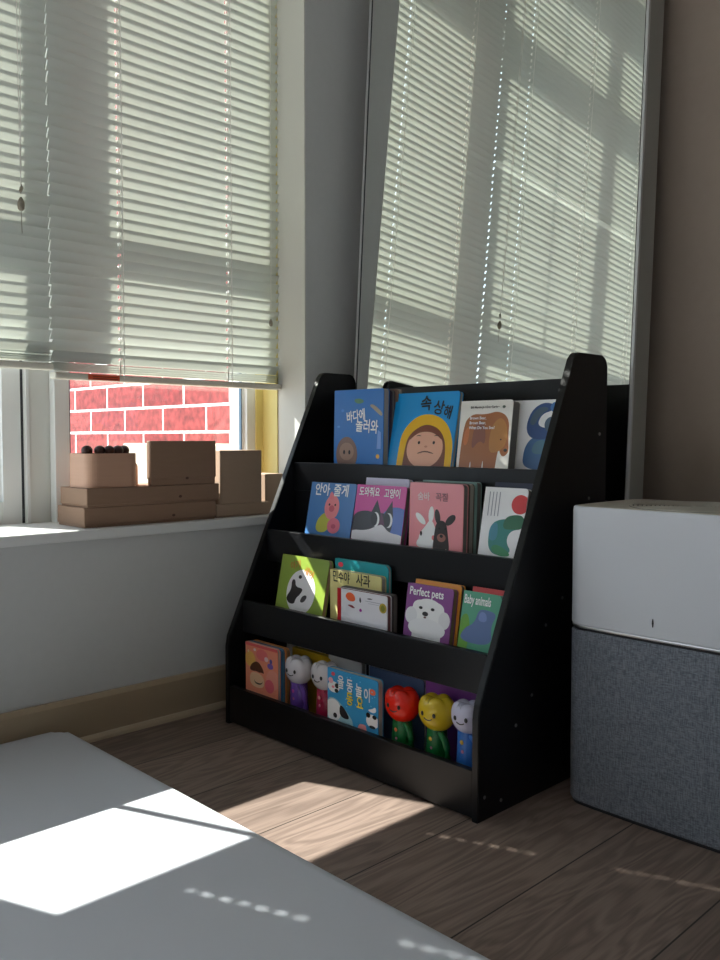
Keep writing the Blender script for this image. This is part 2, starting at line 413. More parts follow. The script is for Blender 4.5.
bm = bmesh.new()
for a in ((yb_+.0003, yb_+.004, 0.0003, MH-.0003), (ya-.004, ya-.0003, .0003, MH-.0003), (yb_+.004, ya-.004, .0003, .004), (yb_+.004, ya-.004, MH-.004, MH-.0003)):
    box(bm, .004, .052, *a)
box(bm, .0045, .008, yb_+.004, ya-.004, .004, MH-.004)
obj('frame_side', bm, M_frame, mr)

# ------------------------------------------------------------------ bookcase
SY0, SY1 = -.1006, -.7406; TH = .013; SD = .352; SH = .7136; HF = .165; EX = .2477
rack = empty('bookcase', (SD/2, (SY0+SY1)/2, 0)); tag(rack, 'black four-tier sloping front-display bookcase full of board books', 'bookcase')
def rk(name, bm, m=M_black, parent=None, smooth=False):
    bm.transform(Matrix.Translation(-rack.location)); return obj(name, bm, m, parent or rack, smooth)
def panel_profile():
    pts = [(0, 0), (SD, 0)]
    r = .018
    for i in range(6):
        a = math.radians(90*i/5); pts.append((SD-r+r*math.cos(a), SH-r+r*math.sin(a)))
    sl = math.atan2(SH-HF, EX); cx, cz = EX+.014, SH-.018
    for i in range(6):
        a = math.radians(90) + (sl+math.radians(90)-math.radians(90))*i/5
        pts.append((cx+.018*math.cos(a), cz+.018*math.sin(a)))
    pts += [(0.004, HF+.012), (0, HF-.01)]
    return pts
for y0 in (SY0, SY1+TH):
    bm = bmesh.new(); prism(bm, panel_profile(), 'y', y0-TH, y0)
    es = [e for e in bm.edges if abs(e.verts[0].co.y-e.verts[1].co.y) < 1e-5]
    bmesh.ops.bevel(bm, geom=es, offset=.0015, segments=2, affect='EDGES')
    rk('side_panel', bm)
yi0, yi1 = SY0-TH, SY1+TH
LX = {1: .171, 2: .098, 3: .035, 4: .002}; LT = {1: .521, 2: .384, 3: .245, 4: .076}
SB = {1: .474, 2: .332, 3: .193, 4: .030}      # shelf-board tops (book bottoms)
for t in (1, 2, 3, 4):
    z0 = SB[t]-.012 if t != 4 else .004
    rk('front_lip', B(LX[t], LX[t]+.012, yi1, yi0, z0, LT[t], bev=.0012))
    back = {1: .335, 2: .175, 3: .125, 4: .115}[t]
    rk('shelf_board', B(LX[t]+.012, back, yi1, yi0, SB[t]-.012, SB[t]))
    top = {1: .678, 2: SB[1]-.012, 3: SB[2]-.012, 4: SB[3]-.012}[t]
    rk('back_panel', B(back, back+.008, yi1, yi0, SB[t]-.012, top))
M_screw = mat('screw_metal', (.30, .30, .30), .35, 1)
for x, z in ((.329, .579), (.297, .47), (.219, .31), (.172, .272), (.135, .166), (.093, .127), (.015, .036), (.056, .02)):
    bm = bmesh.new(); s = bmesh.ops.create_cone(bm, cap_ends=True, segments=12, radius1=.003, radius2=.0026, depth=.0012)
    bmesh.ops.rotate(bm, verts=bm.verts, matrix=Matrix.Rotation(math.pi/2, 3, 'X')); bmesh.ops.translate(bm, verts=bm.verts, vec=(x, SY1-.0004, z))
    rk('screw', bm, M_screw)

# ------------------------------------------------------------------ books
def text_mesh(s, size):
    cu = bpy.data.curves.new('lettering', 'FONT'); cu.body = s; cu.size = size; cu.align_x = 'LEFT'; cu.resolution_u = 3
    cu.offset = size*.02
    o = bpy.data.objects.new('lettering', cu); COL.objects.link(o)
    bpy.context.view_layer.update()
    me = bpy.data.meshes.new_from_object(o.evaluated_get(bpy.context.evaluated_depsgraph_get()))
    bpy.data.objects.remove(o); bpy.data.curves.remove(cu)
    return me
def LIPZ(z0):
    return min((abs(SB[k]-z0), LT[k]) for k in SB)[1]
def inkmat(c): return mat('printed_ink', tuple(min(.92, q*1.2) for q in lin(c)), .32)
def clip(pts, w_, h_):
    for ax, lim, sgn in ((0, 0, 1), (0, w_, -1), (1, 0, 1), (1, h_, -1)):
        out = []
        for i in range(len(pts)):
            a, b = pts[i], pts[(i+1) % len(pts)]
            da, db = (a[ax]-lim)*sgn, (b[ax]-lim)*sgn
            if da >= 0: out.append(a)
            if (da > 0 > db) or (da < 0 < db):
                t = da/(da-db); out.append((a[0]+(b[0]-a[0])*t, a[1]+(b[1]-a[1])*t))
        pts = out
        if len(pts) < 3: return []
    return pts
def book(label, y0, y1, z0, ztop, x, thick, lean=0, cover=(255, 255, 255), art=(), page=None, r=.006, spine=None, group='board books displayed on the black bookcase', cat='book', name='board_book', lo=0):
    """y0/y1: left and right edge, x: front face at the bottom edge, art in 0..1 cover coordinates"""
    W_ = abs(y1-y0); ca, sa = math.cos(lean), math.sin(lean); H_ = (ztop-z0)/ca
    root = empty(name); tag(root, label, cat, group)
    root.matrix_world = Matrix(((0, sa, -ca, x), (-1, 0, 0, y0), (0, ca, sa, z0+.0004+thick*sa), (0, 0, 0, 1)))
    m = mat('cover_print', tuple(min(.92, q*1.2) for q in lin(cover)), .32)
    bm = bmesh.new(); c = min(.0016, thick*.2)
    crn = (1, 0, 0, 1) if thick > .004 else (1, 1, 1, 1)
    prism(bm, rrect(0, W_, 0, H_, r, 5, crn), 'z', -c, 0); prism(bm, rrect(0, W_, 0, H_, r, 5, crn), 'z', -thick, -thick+c)
    box(bm, 0, .0015, 0, H_, -thick+c, -c)
    obj('cover', bm, m, root)
    bm = bmesh.new(); prism(bm, rrect(.0015, W_-.0008, .0008, H_-.0008, r, 5, crn), 'z', -thick+c, -c)
    obj('pages', bm, page or M_page, root)
    vb = max(0, (LIPZ(z0)-z0)/(ztop-z0)); vs_ = 1-vb
    def fy(v): return vb+v*vs_
    def gy(v): return fy((v-lo)/(1-lo))
    na = []
    for a in art:
        if a[0] == 'e': na.append(('e', a[1], gy(a[2]), a[3], a[4]*vs_/(1-lo), *a[5:]))
        elif a[0] == 't': na.append(('t', a[1], a[2], fy(a[3]), a[4]*.5*(1+vs_)*1.12, *a[5:]))
        else: na.append((a[0], [(p[0], gy(p[1]) if p[1] > .0 else p[1]-.2) for p in a[1]], a[2]))
    art = na
    shapes = [a for a in art if a[0] != 't']; texts = [a for a in art if a[0] == 't']
    mats = []; bm = bmesh.new(); lay = .00006
    def mi(c_):
        k = inkmat(c_)
        if k not in mats: mats.append(k)
        return mats.index(k)
    for i, a in enumerate(shapes):
        if a[0] == 'e':
            _, cx, cy, rx, ry, c_, *rot = a; an = rot[0] if rot else 0
            pts = []
            for k in range(36):
                t = 2*math.pi*k/36; ex_, ey_ = rx*W_*math.cos(t), ry*H_*math.sin(t)
                pts.append((cx*W_+ex_*math.cos(an)-ey_*math.sin(an), cy*H_+ex_*math.sin(an)+ey_*math.cos(an)))
        else:
            _, pp, c_ = a; pts = [(p[0]*W_, p[1]*H_) for p in pp]
            if a[0] == 'b':      # smoothed blob
                for _k in range(3):
                    q = []
                    for j in range(len(pts)):
                        p1, p2 = pts[j], pts[(j+1) % len(pts)]
                        q += [(p1[0]*.75+p2[0]*.25, p1[1]*.75+p2[1]*.25), (p1[0]*.25+p2[0]*.75, p1[1]*.25+p2[1]*.75)]
                    pts = q
        pts = clip(pts, W_, H_)
        if len(pts) < 3: continue
        f = bm.faces.new([bm.verts.new((p[0], p[1], .00015+lay*i)) for p in pts]); f.material_index = mi(c_)
        bmesh.ops.triangulate(bm, faces=[f])
    if shapes: obj('cover_picture', bm, mats, root)
    else: bm.free()
    for a in texts:
        _, s, tx, ty, size, c_, *rot = a
        me = text_mesh(s, size*H_); me.materials.clear(); me.materials.append(inkmat(c_))
        o = bpy.data.objects.new('title', me); link(o, root); o.location = (tx*W_, ty*H_, .00015+lay*(len(shapes)+2))
        if rot:
            o.rotation_euler = (0, 0, rot[0])
            if len(rot) > 1: o.scale = (rot[1], 1, 1)
    return root
Wt = (245, 245, 245); Bk = (28, 24, 24)
T = {k: (LX[k]+.0135) for k in LX}
# ---- top tier
book('blue board book with white lettering and a brown face, left end of the top tier', -.222, -.361, SB[1], .667, T[1], .016, .02, (24, 104, 178), [
    ('e', .27, .12, .22, .24, (120, 92, 80)), ('e', .27, .16, .15, .12, (150, 118, 100)), ('e', .22, .15, .022, .03, Bk), ('e', .33, .15, .022, .03, Bk),
    ('b', [(.4, .86), (.5, .88), (.6, .86), (.62, .82), (.48, .80)], (70, 120, 90)), ('b', [(.72, .78), (.8, .8), (.99, .68), (.97, .62), (.82, .72)], (150, 140, 120)),
    ('e', .9, .10, .035, .03, (230, 170, 50)), ('e', .18, .72, .03, .02, (60, 130, 200)), ('e', .1, .5, .03, .015, (70, 140, 200)), ('p', [(.88, .2), (.96, .2), (.96, .42), (.9, .45)], (110, 150, 210)),
    ('t', '바다에', .27, .56, .13, Wt, .12, .8), ('t', '놀러와', .45, .45, .15, Wt, -.08, .8)], page=M_page)
book('thin dark-covered book directly behind the blue book at the left end of the top tier', -.226, -.366, SB[1], .664, T[1]+.0175, .009, .02, (60, 50, 60), page=M_paged)
book('rearmost brown-edged book of the stack at the left end of the top tier', -.232, -.372, SB[1], .666, T[1]+.0285, .012, .02, (120, 96, 84), page=M_page)
hood = (236, 176, 20); skin = (226, 168, 140); hair = (120, 62, 42)
book('bright blue board book showing a frowning child in a yellow hood', -.366, -.524, SB[1], .655, T[1], .010, .19, (10, 140, 205), [
    ('b', [(.16, -.05), (.14, .3), (.22, .52), (.4, .68), (.62, .70), (.84, .60), (.97, .38), (1.0, .1), (.98, -.05)], hood),
    ('b', [(.25, -.05), (.24, .28), (.34, .46), (.52, .55), (.72, .52), (.86, .36), (.9, .1), (.88, -.05)], hair),
    ('e', .565, .22, .28, .27, skin), ('b', [(.28, .3), (.4, .5), (.56, .56), (.74, .5), (.86, .3), (.7, .43), (.56, .455), (.42, .43)], hair),
    ('e', .47, .30, .018, .022, Bk), ('e', .70, .30, .018, .022, Bk), ('e', .585, .245, .025, .015, (200, 130, 108)),
    ('b', [(.40, .385), (.46, .41), (.50, .385), (.46, .395)], Bk), ('b', [(.68, .385), (.73, .41), (.78, .385), (.73, .395)], Bk),
    ('b', [(.46, .155), (.58, .195), (.72, .155), (.71, .145), (.58, .175), (.47, .143)], (90, 50, 40)),
    ('t', '속', .42, .76, .17, Bk, .05), ('t', '상', .62, .72, .16, Bk, -.15), ('t', '해', .78, .66, .15, Bk, -.2, .85)])
brn = (160, 98, 56); brn2 = (176, 120, 62); brn3 = (130, 78, 62)
book('white board book with a large brown four-legged animal', -.538, -.650, SB[1], .634, T[1], .022, .13, (222, 218, 210), [
    ('b', [(.04, -.2), (.06, .6), (.22, .80), (.5, .78), (.75, .84), (.96, .72), (.96, .40), (1.0, .2), (.86, .12), (.78, .34), (.70, -.2), (.56, -.2), (.52, .42), (.46, -.2), (.32, -.2), (.28, .40), (.22, -.2)], brn),
    ('b', [(.60, .20), (.62, .6), (.8, .76), (.94, .6), (.94, .32), (.78, .2)], brn2), ('b', [(.26, .2), (.30, .66), (.5, .7), (.55, .3), (.42, .40)], brn3),
    ('b', [(.1, .3), (.12, .55), (.22, .62), (.2, .32)], (190, 110, 60)), ('e', .93, .24, .035, .025, Bk), ('e', .83, .40, .014, .012, Bk),
    ('p', [(.2, .885), (.76, .895), (.76, .905), (.2, .895)], (150, 140, 130)), ('e', .84, .895, .03, .022, (70, 80, 70)),
    ('t', 'Bill Martin Jr / Eric Carle', .2, .88, .038, (70, 64, 60), 0),
    ('t', 'Brown Bear,', .2, .71, .046, Wt, 0), ('t', 'Brown Bear,', .2, .635, .046, Wt, 0), ('t', 'What Do You See?', .2, .56, .046, Wt, 0)], page=M_paged)
bl1, bl2, bl3 = (56, 96, 140), (62, 84, 104), (40, 70, 120)
book('white board book with a curved blue shape, right end of the top tier', -.615, -.7265, SB[1], .634, T[1]+.024, .012, .13, (232, 232, 228), [
    ('b', [(.42, .1), (.42, .35), (.52, .5), (.72, .55), (.95, .45), (1.02, .1)], bl1),
    ('b', [(.42, .62), (.5, .86), (.7, .97), (.92, .94), (.9, .86), (.7, .82), (.62, .66), (.9, .62), (.9, .5), (.56, .48)], bl3),
    ('b', [(.48, .7), (.56, .86), (.72, .92), (.84, .88), (.66, .8), (.58, .66)], bl2), ('e', .88, .68, .12, .10, bl2), ('e', .94, .9, .1, .07, (60, 110, 170)),
    ('b', [(.55, .3), (.6, .46), (.8, .5), (.85, .3)], (70, 110, 130))], lo=0.13)
# ---- second tier
book('square blue board book with two pink cartoon figures hugging, left end of the second tier', -.206, -.336, SB[2], .481, T[2], .013, .20, (70, 120, 178), [
    ('b', [(.22, .22), (.24, .42), (.4, .55), (.56, .5), (.5, .22)], (180, 180, 70)), ('e', .53, .62, .16, .19, (222, 130, 135)), ('b', [(.42, .74), (.48, .9), (.58, .74)], (222, 120, 130)),
    ('e', .62, .34, .14, .12, (214, 110, 130)), ('e', .53, .60, .06, .05, (200, 90, 105)), ('e', .47, .66, .018, .018, Bk), ('e', .6, .66, .018, .018, Bk), ('e', .62, .33, .05, .035, (190, 80, 105)),
    ('t', '안아', .10, .76, .185, Wt, 0, .92), ('t', '줄게', .52, .76, .185, Wt, 0, .92)], page=M_page, lo=0.22)
book('magenta board book with a black cat with big white eyes', -.342, -.470, SB[2], .482, T[2], .012, .17, (196, 70, 146), [
    ('e', .85, .42, .3, .24, (84, 110, 180)), ('b', [(-.05, .2), (-.02, .5), (.2, .58), (.42, .55), (.62, .55), (.78, .5), (.80, .3), (.7, .1), (.1, .1)], (44, 40, 46)),
    ('p', [(.33, .5), (.45, .76), (.55, .54)], (44, 40, 46)), ('p', [(.62, .54), (.75, .76), (.80, .48)], (44, 40, 46)), ('p', [(.5, .35), (.57, .56), (.65, .35)], (90, 40, 70)),
    ('e', .46, .44, .075, .12, Wt, .15), ('e', .43, .44, .065, .11, Bk, .15), ('e', .72, .44, .075, .12, Wt, .15), ('e', .69, .44, .065, .11, Bk, .15),
    ('b', [(-.05, .05), (-.05, .24), (.3, .24), (.55, .36), (.62, .36), (.75, .24), (1.05, .22), (1.05, .05)], (214, 210, 214)),
    ('t', '도와줘요', .06, .80, .135, Wt, 0, .78), ('t', '고양이', .57, .79, .135, Wt, 0, .80)], page=M_paged, lo=0.12)
book('pale lavender book whose top shows above the magenta cat book', -.350, -.462, SB[2], .495, T[2]+.0135, .010, .17, (190, 184, 206))
book('pink board book with a white rabbit beside a black puppy', -.496, -.616, SB[2], .494, T[2], .013, .03, (222, 142, 148), [
    ('b', [(.16, .2), (.2, .38), (.3, .46), (.42, .58), (.52, .44), (.52, .2)], (228, 228, 234)), ('e', .22, .56, .05, .10, (228, 228, 234), .9), ('e', .42, .62, .05, .10, (230, 230, 236), -.1),
    ('b', [(.14, .2), (.16, .32), (.5, .42), (.5, .2)], (228, 228, 234)), ('e', .47, .34, .03, .03, (220, 120, 120)),
    ('b', [(.45, .15), (.48, .36), (.52, .55), (.7, .56), (.74, .38), (.78, .15)], (52, 44, 42)), ('e', .54, .6, .05, .09, (48, 40, 38), .2), ('e', .78, .57, .055, .09, (52, 44, 42), -.9), ('e', .62, .35, .08, .05, (150, 100, 88)), ('e', .62, .37, .03, .02, Bk), ('e', .58, .46, .014, .012, (15, 10, 10)), ('e', .69, .46, .014, .012, (15, 10, 10)),
    ('b', [(.68, .12), (.7, .25), (.8, .12)], (200, 190, 180)), ('e', .24, .38, .02, .03, Bk),
    ('t', '숨바', .16, .74, .10, (225, 205, 205), 0), ('t', '꼭질', .5, .74, .10, (150, 100, 108), 0)], page=M_paged, lo=0.22)
book('middle book of the thick stack behind the pink rabbit book', -.494, -.617, SB[2], .495, T[2]+.0145, .013, .03, (90, 80, 70), page=M_page)
book('rearmost book with a teal top edge behind the pink rabbit book', -.500, -.621, SB[2], .497, T[2]+.029, .013, .03, (120, 150, 142), page=M_paged)
book('white board book with a red circle and curved green shape, right end of second tier', -.642, -.7265, SB[2], .489, T[2], .012, .19, (232, 232, 240), [
    ('b', [(.20, .22), (.22, .5), (.4, .58), (.7, .6), (.98, .66), (1.0, .48), (.7, .45), (.62, .3), (.8, .16), (.4, .1)], (40, 124, 116)),
    ('b', [(.5, .46), (.55, .62), (.8, .66), (.98, .64), (.98, .48), (.75, .46)], (40, 100, 70)), ('b', [(.2, .3), (.22, .5), (.4, .56), (.42, .3)], (60, 130, 150)), ('b', [(.28, .18), (.36, .26), (.6, .22), (.8, .12), (.5, .1)], (40, 130, 80)),
    ('e', .86, .79, .20, .125, (196, 52, 56)),] +
    [('p', [(.12+.08*k, .62), (.14+.08*k, .62), (.14+.08*k, .94), (.12+.08*k, .94)], (150, 150, 160)) for k in range(4)], page=M_paged, lo=0.14)
book('dark navy book whose edge shows above the white book with the red circle', -.650, -.7265, SB[2], .497, T[2]+.0135, .010, .19, (26, 32, 60), page=M_paged)
# ---- third tier
book('lime green board book with a large white egg-shaped figure, left end of the third tier', -.190, -.328, SB[3], .340, T[3], .011, .20, (134, 158, 62), [
    ('e', .50, .34, .30, .42, (222, 220, 222), -.12), ('e', .45, .62, .035, .035, Bk),
    ('b', [(.2, .2), (.3, .36), (.28, .55), (.36, .56), (.38, .42), (.55, .42), (.5, .3), (.42, .22), (.4, .1), (.28, .1)], (40, 34, 36)), ('b', [(.5, .16), (.56, .3), (.66, .3), (.6, .16)], (60, 56, 60)),
    ('t', '아기', .22, .72, .12, (176, 110, 50), .25), ('t', '새야', .50, .70, .12, (176, 120, 50), -.35)], page=mat('tan_pages', (.42, .28, .18), .8), r=.008, lo=0.06)
book('white board book with a red spine and small pictures of food on third tier', -.381, -.506, SB[3], .302, T[3], .011, .0, (214, 214, 220), [
    ('p', [(0, 0), (.08, 0), (.08, 1), (0, 1)], (170, 20, 30)), ('b', [(.16, .78), (.22, .92), (.32, .92), (.38, .78), (.36, .66), (.24, .64)], (222, 96, 50)),
    ('b', [(.45, .72), (.47, .86), (.5, .72), (.48, .64)], (60, 60, 60)), ('b', [(.2, .52), (.3, .55), (.38, .46), (.32, .44)], (120, 40, 50)), ('e', .92, .62, .07, .15, (172, 150, 60)), ('e', .92, .62, .04, .10, (120, 120, 40)),
    ('b', [(.45, .42), (.48, .5), (.52, .42), (.48, .36)], (150, 40, 140)), ('b', [(.6, .82), (.66, .86), (.74, .84), (.66, .8)], (110, 110, 120)), ('p', [(.58, .74), (.88, .74), (.88, .755), (.58, .755)], (150, 150, 160)), ('p', [(.64, .68), (.84, .68), (.84, .69), (.64, .69)], (150, 150, 160))],
    page=mat('red_grey_pages', (.25, .10, .10), .8), r=.004)
book('second book pressed behind the white food picture book', -.379, -.508, SB[3], .303, T[3]+.012, .012, .0, (70, 64, 66), page=M_paged)
book('cream yellow board book with black lettering, behind the white food book', -.334, -.468, SB[3], .328, T[3]+.025, .012, 0, (214, 204, 138), [
    ('t', '민수야', .05, .76, .19, (40, 40, 36), 0, .72), ('t', '사과', .52, .76, .19, (40, 40, 36), 0, .85)], page=M_page)
book('teal board book behind the cream yellow one', -.334, -.472, SB[3], .347, T[3]+.038, .008, 0, (40, 150, 158), [
    ('e', .11, .90, .05, .045, (225, 60, 80))], page=M_page, r=.01)
wf = (226, 226, 226)
book('purple board book titled Perfect pets with a fluffy white puppy', -.536, -.636, SB[3], .326, T[3], .012, .15, (126, 66, 132), [
    ('p', [(.16, -.2), (.2, .3), (.8, .3), (.86, -.2)], wf), ('e', .5, .40, .38, .34, wf), ('e', .34, .56, .18, .14, wf), ('e', .66, .56, .18, .13, wf), ('e', .5, .62, .2, .12, wf), ('e', .14, .36, .13, .17, (214, 214, 216)), ('e', .86, .36, .12, .17, (214, 214, 216)), ('e', .5, .14, .40, .2, (220, 220, 222)),
    ('e', .34, .54, .04, .03, (40, 36, 36)), ('e', .60, .54, .04, .03, (40, 36, 36)), ('e', .45, .43, .065, .045, (36, 32, 32)), ('e', .45, .36, .03, .02, (110, 80, 80)),
    ('t', 'Perfect pets', .06, .78, .155, Wt, 0, .82)], page=mat('gold_pages', (.30, .22, .12), .8))
book('orange topped book behind the purple Perfect pets book', -.541, -.641, SB[3], .332, T[3]+.013, .010, .15, (226, 150, 60), page=M_paged)
book('green and teal board book titled Baby animals with a grey blue animal', -.652, -.7265, SB[3], .327, T[3], .010, .19, (76, 150, 120), [
    ('b', [(-.05, .0), (-.05, .5), (.2, .65), (.3, .2), (.1, 0)], (96, 150, 50)), ('b', [(.7, 0), (.95, .3), (1.05, .7), (1.05, 0)], (90, 150, 60)),
    ('b', [(.0, .1), (.12, .34), (.38, .45), (.45, .7), (.62, .72), (.95, .68), (.8, .45), (.9, .1)], (84, 106, 150)), ('b', [(.45, .5), (.5, .68), (.66, .66), (.7, .5)], (110, 130, 180)),
    ('t', 'Baby animals', .04, .77, .16, Wt, 0, .52)], page=M_page, lo=0.06)
book('red topped book behind the green Baby animals book', -.660, -.7265, SB[3], .333, T[3]+.0115, .009, .19, (190, 50, 50), page=M_paged)
# ---- bottom tier
book('orange and pink board book with a brown-haired face, left end of bottom tier', -.149, -.250, SB[4], .170, T[4], .007, 0, (226, 140, 112), [
    ('e', .15, .66, .16, .16, (232, 176, 90)), ('e', .85, .35, .2, .2, (232, 150, 130)), ('e', .52, .8, .18, .12, (220, 110, 110)), ('e', .75, .2, .14, .14, (216, 96, 110)),
    ('b', [(.12, .44), (.2, .58), (.38, .66), (.52, .56), (.6, .42), (.5, .44), (.44, .42), (.34, .44), (.24, .42)], (84, 48, 34)), ('b', [(.14, .1), (.14, .42), (.58, .4), (.6, .1)], (226, 186, 150)),
    ('b', [(.26, .28), (.3, .2), (.5, .2), (.56, .28), (.5, .17), (.3, .17)], (40, 30, 30)), ('e', .78, .62, .09, .06, (120, 90, 170)), ('e', .66, .74, .06, .05, (226, 190, 190)), ('e', .8, .72, .04, .05, (90, 80, 150)), ('p', [(0, .94), (1, .94), (1, 1), (0, 1)], (214, 90, 90)),
    ('e', .3, .88, .04, .03, (240, 200, 200)), ('e', .1, .82, .03, .03, (240, 200, 150))], page=mat('pale_pages', (.55, .52, .46), .8), r=.008)
book('navy edged board book directly behind the orange house book', -.150, -.253, SB[4], .170, T[4]+.008, .007, 0, (40, 90, 130), page=mat('blue_pages', (.10, .22, .32), .7), r=.008)
book('orange edged board book third in the stack behind the orange house book', -.152, -.256, SB[4], .170, T[4]+.016, .009, 0, (190, 120, 60), page=mat('orange_pages', (.42, .24, .10), .7), r=.008)
book('yellow covered book with a rounded corner behind the purple tulip toy', -.228, -.345, SB[4], .163, T[4]+.054, .011, 0, (196, 158, 34), page=mat('yellow_pages', (.5, .38, .08), .7), r=.022)
book('grey white tall book at the back left of the bottom tier', -.195, -.300, SB[4], .166, T[4]+.067, .010, 0, (236, 236, 228))
book('pale grey tall book behind the white tulip toy in the crimson suit', -.332, -.420, SB[4], .168, T[4]+.056, .012, 0, (226, 230, 224))
book('bright blue board book with a black-and-white puppy and white and yellow lettering', -.391, -.517, SB[4], .165, T[4], .013, 0, (56, 146, 196), [
    ('b', [(-.05, -.05), (-.05, .36), (.15, .46), (.42, .2), (.55, .02), (.5, -.05)], (150, 190, 200)), ('e', .12, .18, .16, .22, (232, 228, 232)), ('b', [(.24, .1), (.26, .38), (.46, .12), (.4, .06)], (34, 32, 36)), ('e', .16, .08, .04, .05, Bk),
    ('e', .13, .64, .12, .11, (236, 228, 232)), ('e', .07, .76, .05, .06, (232, 170, 180)), ('e', .2, .68, .045, .05, Bk), ('e', .19, .58, .04, .04, Bk), ('e', .12, .64, .03, .025, (232, 140, 150)),
    ('e', .12, .90, .04, .04, (220, 80, 100)), ('e', .90, .76, .06, .06, (232, 110, 80)), ('e', .9, .2, .12, .13, (228, 226, 230)), ('e', .82, .3, .04, .05, Bk), ('e', .94, .29, .04, .04, Bk), ('e', .9, .09, .06, .03, Bk), ('b', [(.55, -.02), (.6, .06), (.75, .1), (.8, .04), (.8, -.02)], (230, 150, 150)),
    ('b', [(.8, .4), (.9, .44), (.96, .5), (.98, .4), (.9, .36)], (226, 226, 230)),
    ('t', '율', .22, .68, .20, Wt, 0, .75), ('t', '동', .40, .66, .20, Wt, 0, .75), ('t', '놀', .58, .62, .20, Wt, 0, .75), ('t', '이', .74, .58, .20, Wt, 0, .75),
    ('t', '동', .40, .40, .20, (226, 200, 40), 0, .75), ('t', '요', .60, .38, .20, (226, 200, 40), 0, .75)] +
    [('e', random.uniform(.2, .95), random.uniform(.3, .95), .012, .012, (120, 190, 226)) for k in range(14)], page=M_page)
book('slate blue book behind the red tulip toy', -.440, -.570, SB[4], .166, T[4]+.056, .010, 0, (86, 104, 140), page=mat('white_pages', (.85, .85, .8), .7))
book('purple book behind the yellow tulip toy', -.574, -.690, SB[4], .176, T[4]+.056, .010, 0, (122, 62, 140), page=mat('white_pages', (.85, .85, .8), .7), r=.01)
book('pale book at the back right corner of the bottom tier', -.600, -.722, SB[4], .178, T[4]+.067, .012, 0, (198, 202, 160), page=mat('white_pages', (.85, .85, .8), .7))
book('white edged tall book at the back of the bottom tier behind the blue puppy book', -.428, -.560, SB[4], .172, T[4]+.067, .012, 0, (206, 206, 200), page=mat('white_pages', (.85, .85, .8), .7))

# ------------------------------------------------------------------ tulip toys
def tulip(y, z, r, head, body, label, spot=(230, 150, 60), x=.040, blush=None):
    root = empty('tulip_toy', (x, y, SB[4]+.0003)); tag(root, label, 'toy', 'tulip head toys in the bottom tier')
    hz = z-SB[4]
    mh = mat('glossy_plastic', lin(head), .25); mb = mat('glossy_plastic', lin(body), .28)
    bm = bmesh.new(); bmesh.ops.create_uvsphere(bm, u_segments=48, v_segments=32, radius=1)
    for v in bm.verts:
        d = v.co.normalized(); az = math.atan2(d.y, d.x)
        up = max(0, d.z)
        lobe = abs(math.cos(2.5*az+.3))
        k = 1+.16*up*(1-up*.6)*(.4+.6*lobe)
        top = d.z*(1-.30*up**3) + .30*(up**1.5)*(lobe**.6)*(1-up**5)
        v.co = Vector((d.x*k*.80, d.y*k*1.0, top*.96))*r
    bmesh.ops.translate(bm, verts=bm.verts, vec=(0, 0, hz))
    h = obj('head', bm, mh, root, True)
    mi = mat('face_ink', (.01, .01, .01), .3)
    def onhead(ay, az_, out=1.0):
        # point on the head in direction: ay sideways (+ = -y side), az up
        d = Vector((-math.cos(ay)*math.cos(az_), -math.sin(ay)*math.cos(az_), math.sin(az_)))
        return Vector((d.x*.80*r*out, d.y*r*out, hz+d.z*.98*r*out))
    bm = bmesh.new()
    for ay in (-.30, .42): ball(bm, onhead(ay, .02, 1.0), .0031, (.6, 1, 1.25), 12, 8)
    tube(bm, [onhead(.06+a, -.26+.5*a*a*3, 1.01) for a in (-.24, -.15, -.05, .05, .15, .24)], .0009, 6)
    obj('face', bm, mi, h)
    bm = bmesh.new()       # petal lines on the crown
    for k in range(5):
        a0 = -.7+.35*k
        tube(bm, [onhead(a0*.9, e_, 1.035) for e_ in (.55, .7, .85)], .0005, 5)
    obj('petal_line', bm, mat('petal_line', lin(tuple(int(c*.8) for c in head)), .4), h)
    # body with shoulders
    bm = bmesh.new(); n = 24; rings = []
    prof = [(0, .019), (.006, .021), (.03, .0205), (.06, .019), (hz-r*.8, .018), (hz-r*.55, .010)]
    for zz, rr in prof: rings.append([bm.verts.new((math.cos(2*math.pi*k/n)*rr*.75, math.sin(2*math.pi*k/n)*rr, zz)) for k in range(n)])
    for i in range(len(rings)-1):
        for k in range(n): bm.faces.new((rings[i][k], rings[i][(k+1) % n], rings[i+1][(k+1) % n], rings[i+1][k]))
    bm.faces.new(rings[0][::-1]); bm.faces.new(rings[-1])
    b = obj('body', bm, mb, root, True)
    bm = bmesh.new(); zt = hz-r*.92
    tube(bm, [(-.006, -.008, zt), (-.010, -.018, zt-.001), (-.012, -.027, zt-.008), (-.012, -.031, zt-.020), (-.010, -.0305, zt-.036), (-.006, -.026, zt-.050), (-.002, -.016, zt-.056)], [.004, .0052, .0056, .0055, .0053, .005, .004], 12)
    obj('arm', bm, mb, root, True)
    bm = bmesh.new(); ball(bm, (-.0138, .002, zt-.012), .0036, (.35, 1, 1), 14, 8); obj('button', bm, mat('button_plastic', lin(spot), .4), b)
    bm = bmesh.new(); ball(bm, (-.0142, .000, zt-.026), .0028, (.35, 1, 1), 14, 8); obj('button', bm, mat('button_plastic', lin((200, 120, 150)), .4), b)
tulip(-.284, .136, .0300, (214, 210, 216), (104, 66, 160), 'white headed tulip toy with a smiling face and purple body', (210, 90, 170))
tulip(-.358, .139, .0295, (216, 210, 212), (170, 30, 70), 'white headed tulip toy with crimson body beside the blue puppy book', (220, 150, 150))
tulip(-.550, .130, .0322, (236, 40, 20), (16, 104, 50), 'red headed tulip toy with a smiling face and green body', (230, 110, 60), blush=1)
tulip(-.626, .134, .0325, (216, 186, 40), (16, 104, 50), 'yellow headed tulip toy with a smiling face and green body', (230, 180, 60), blush=1)
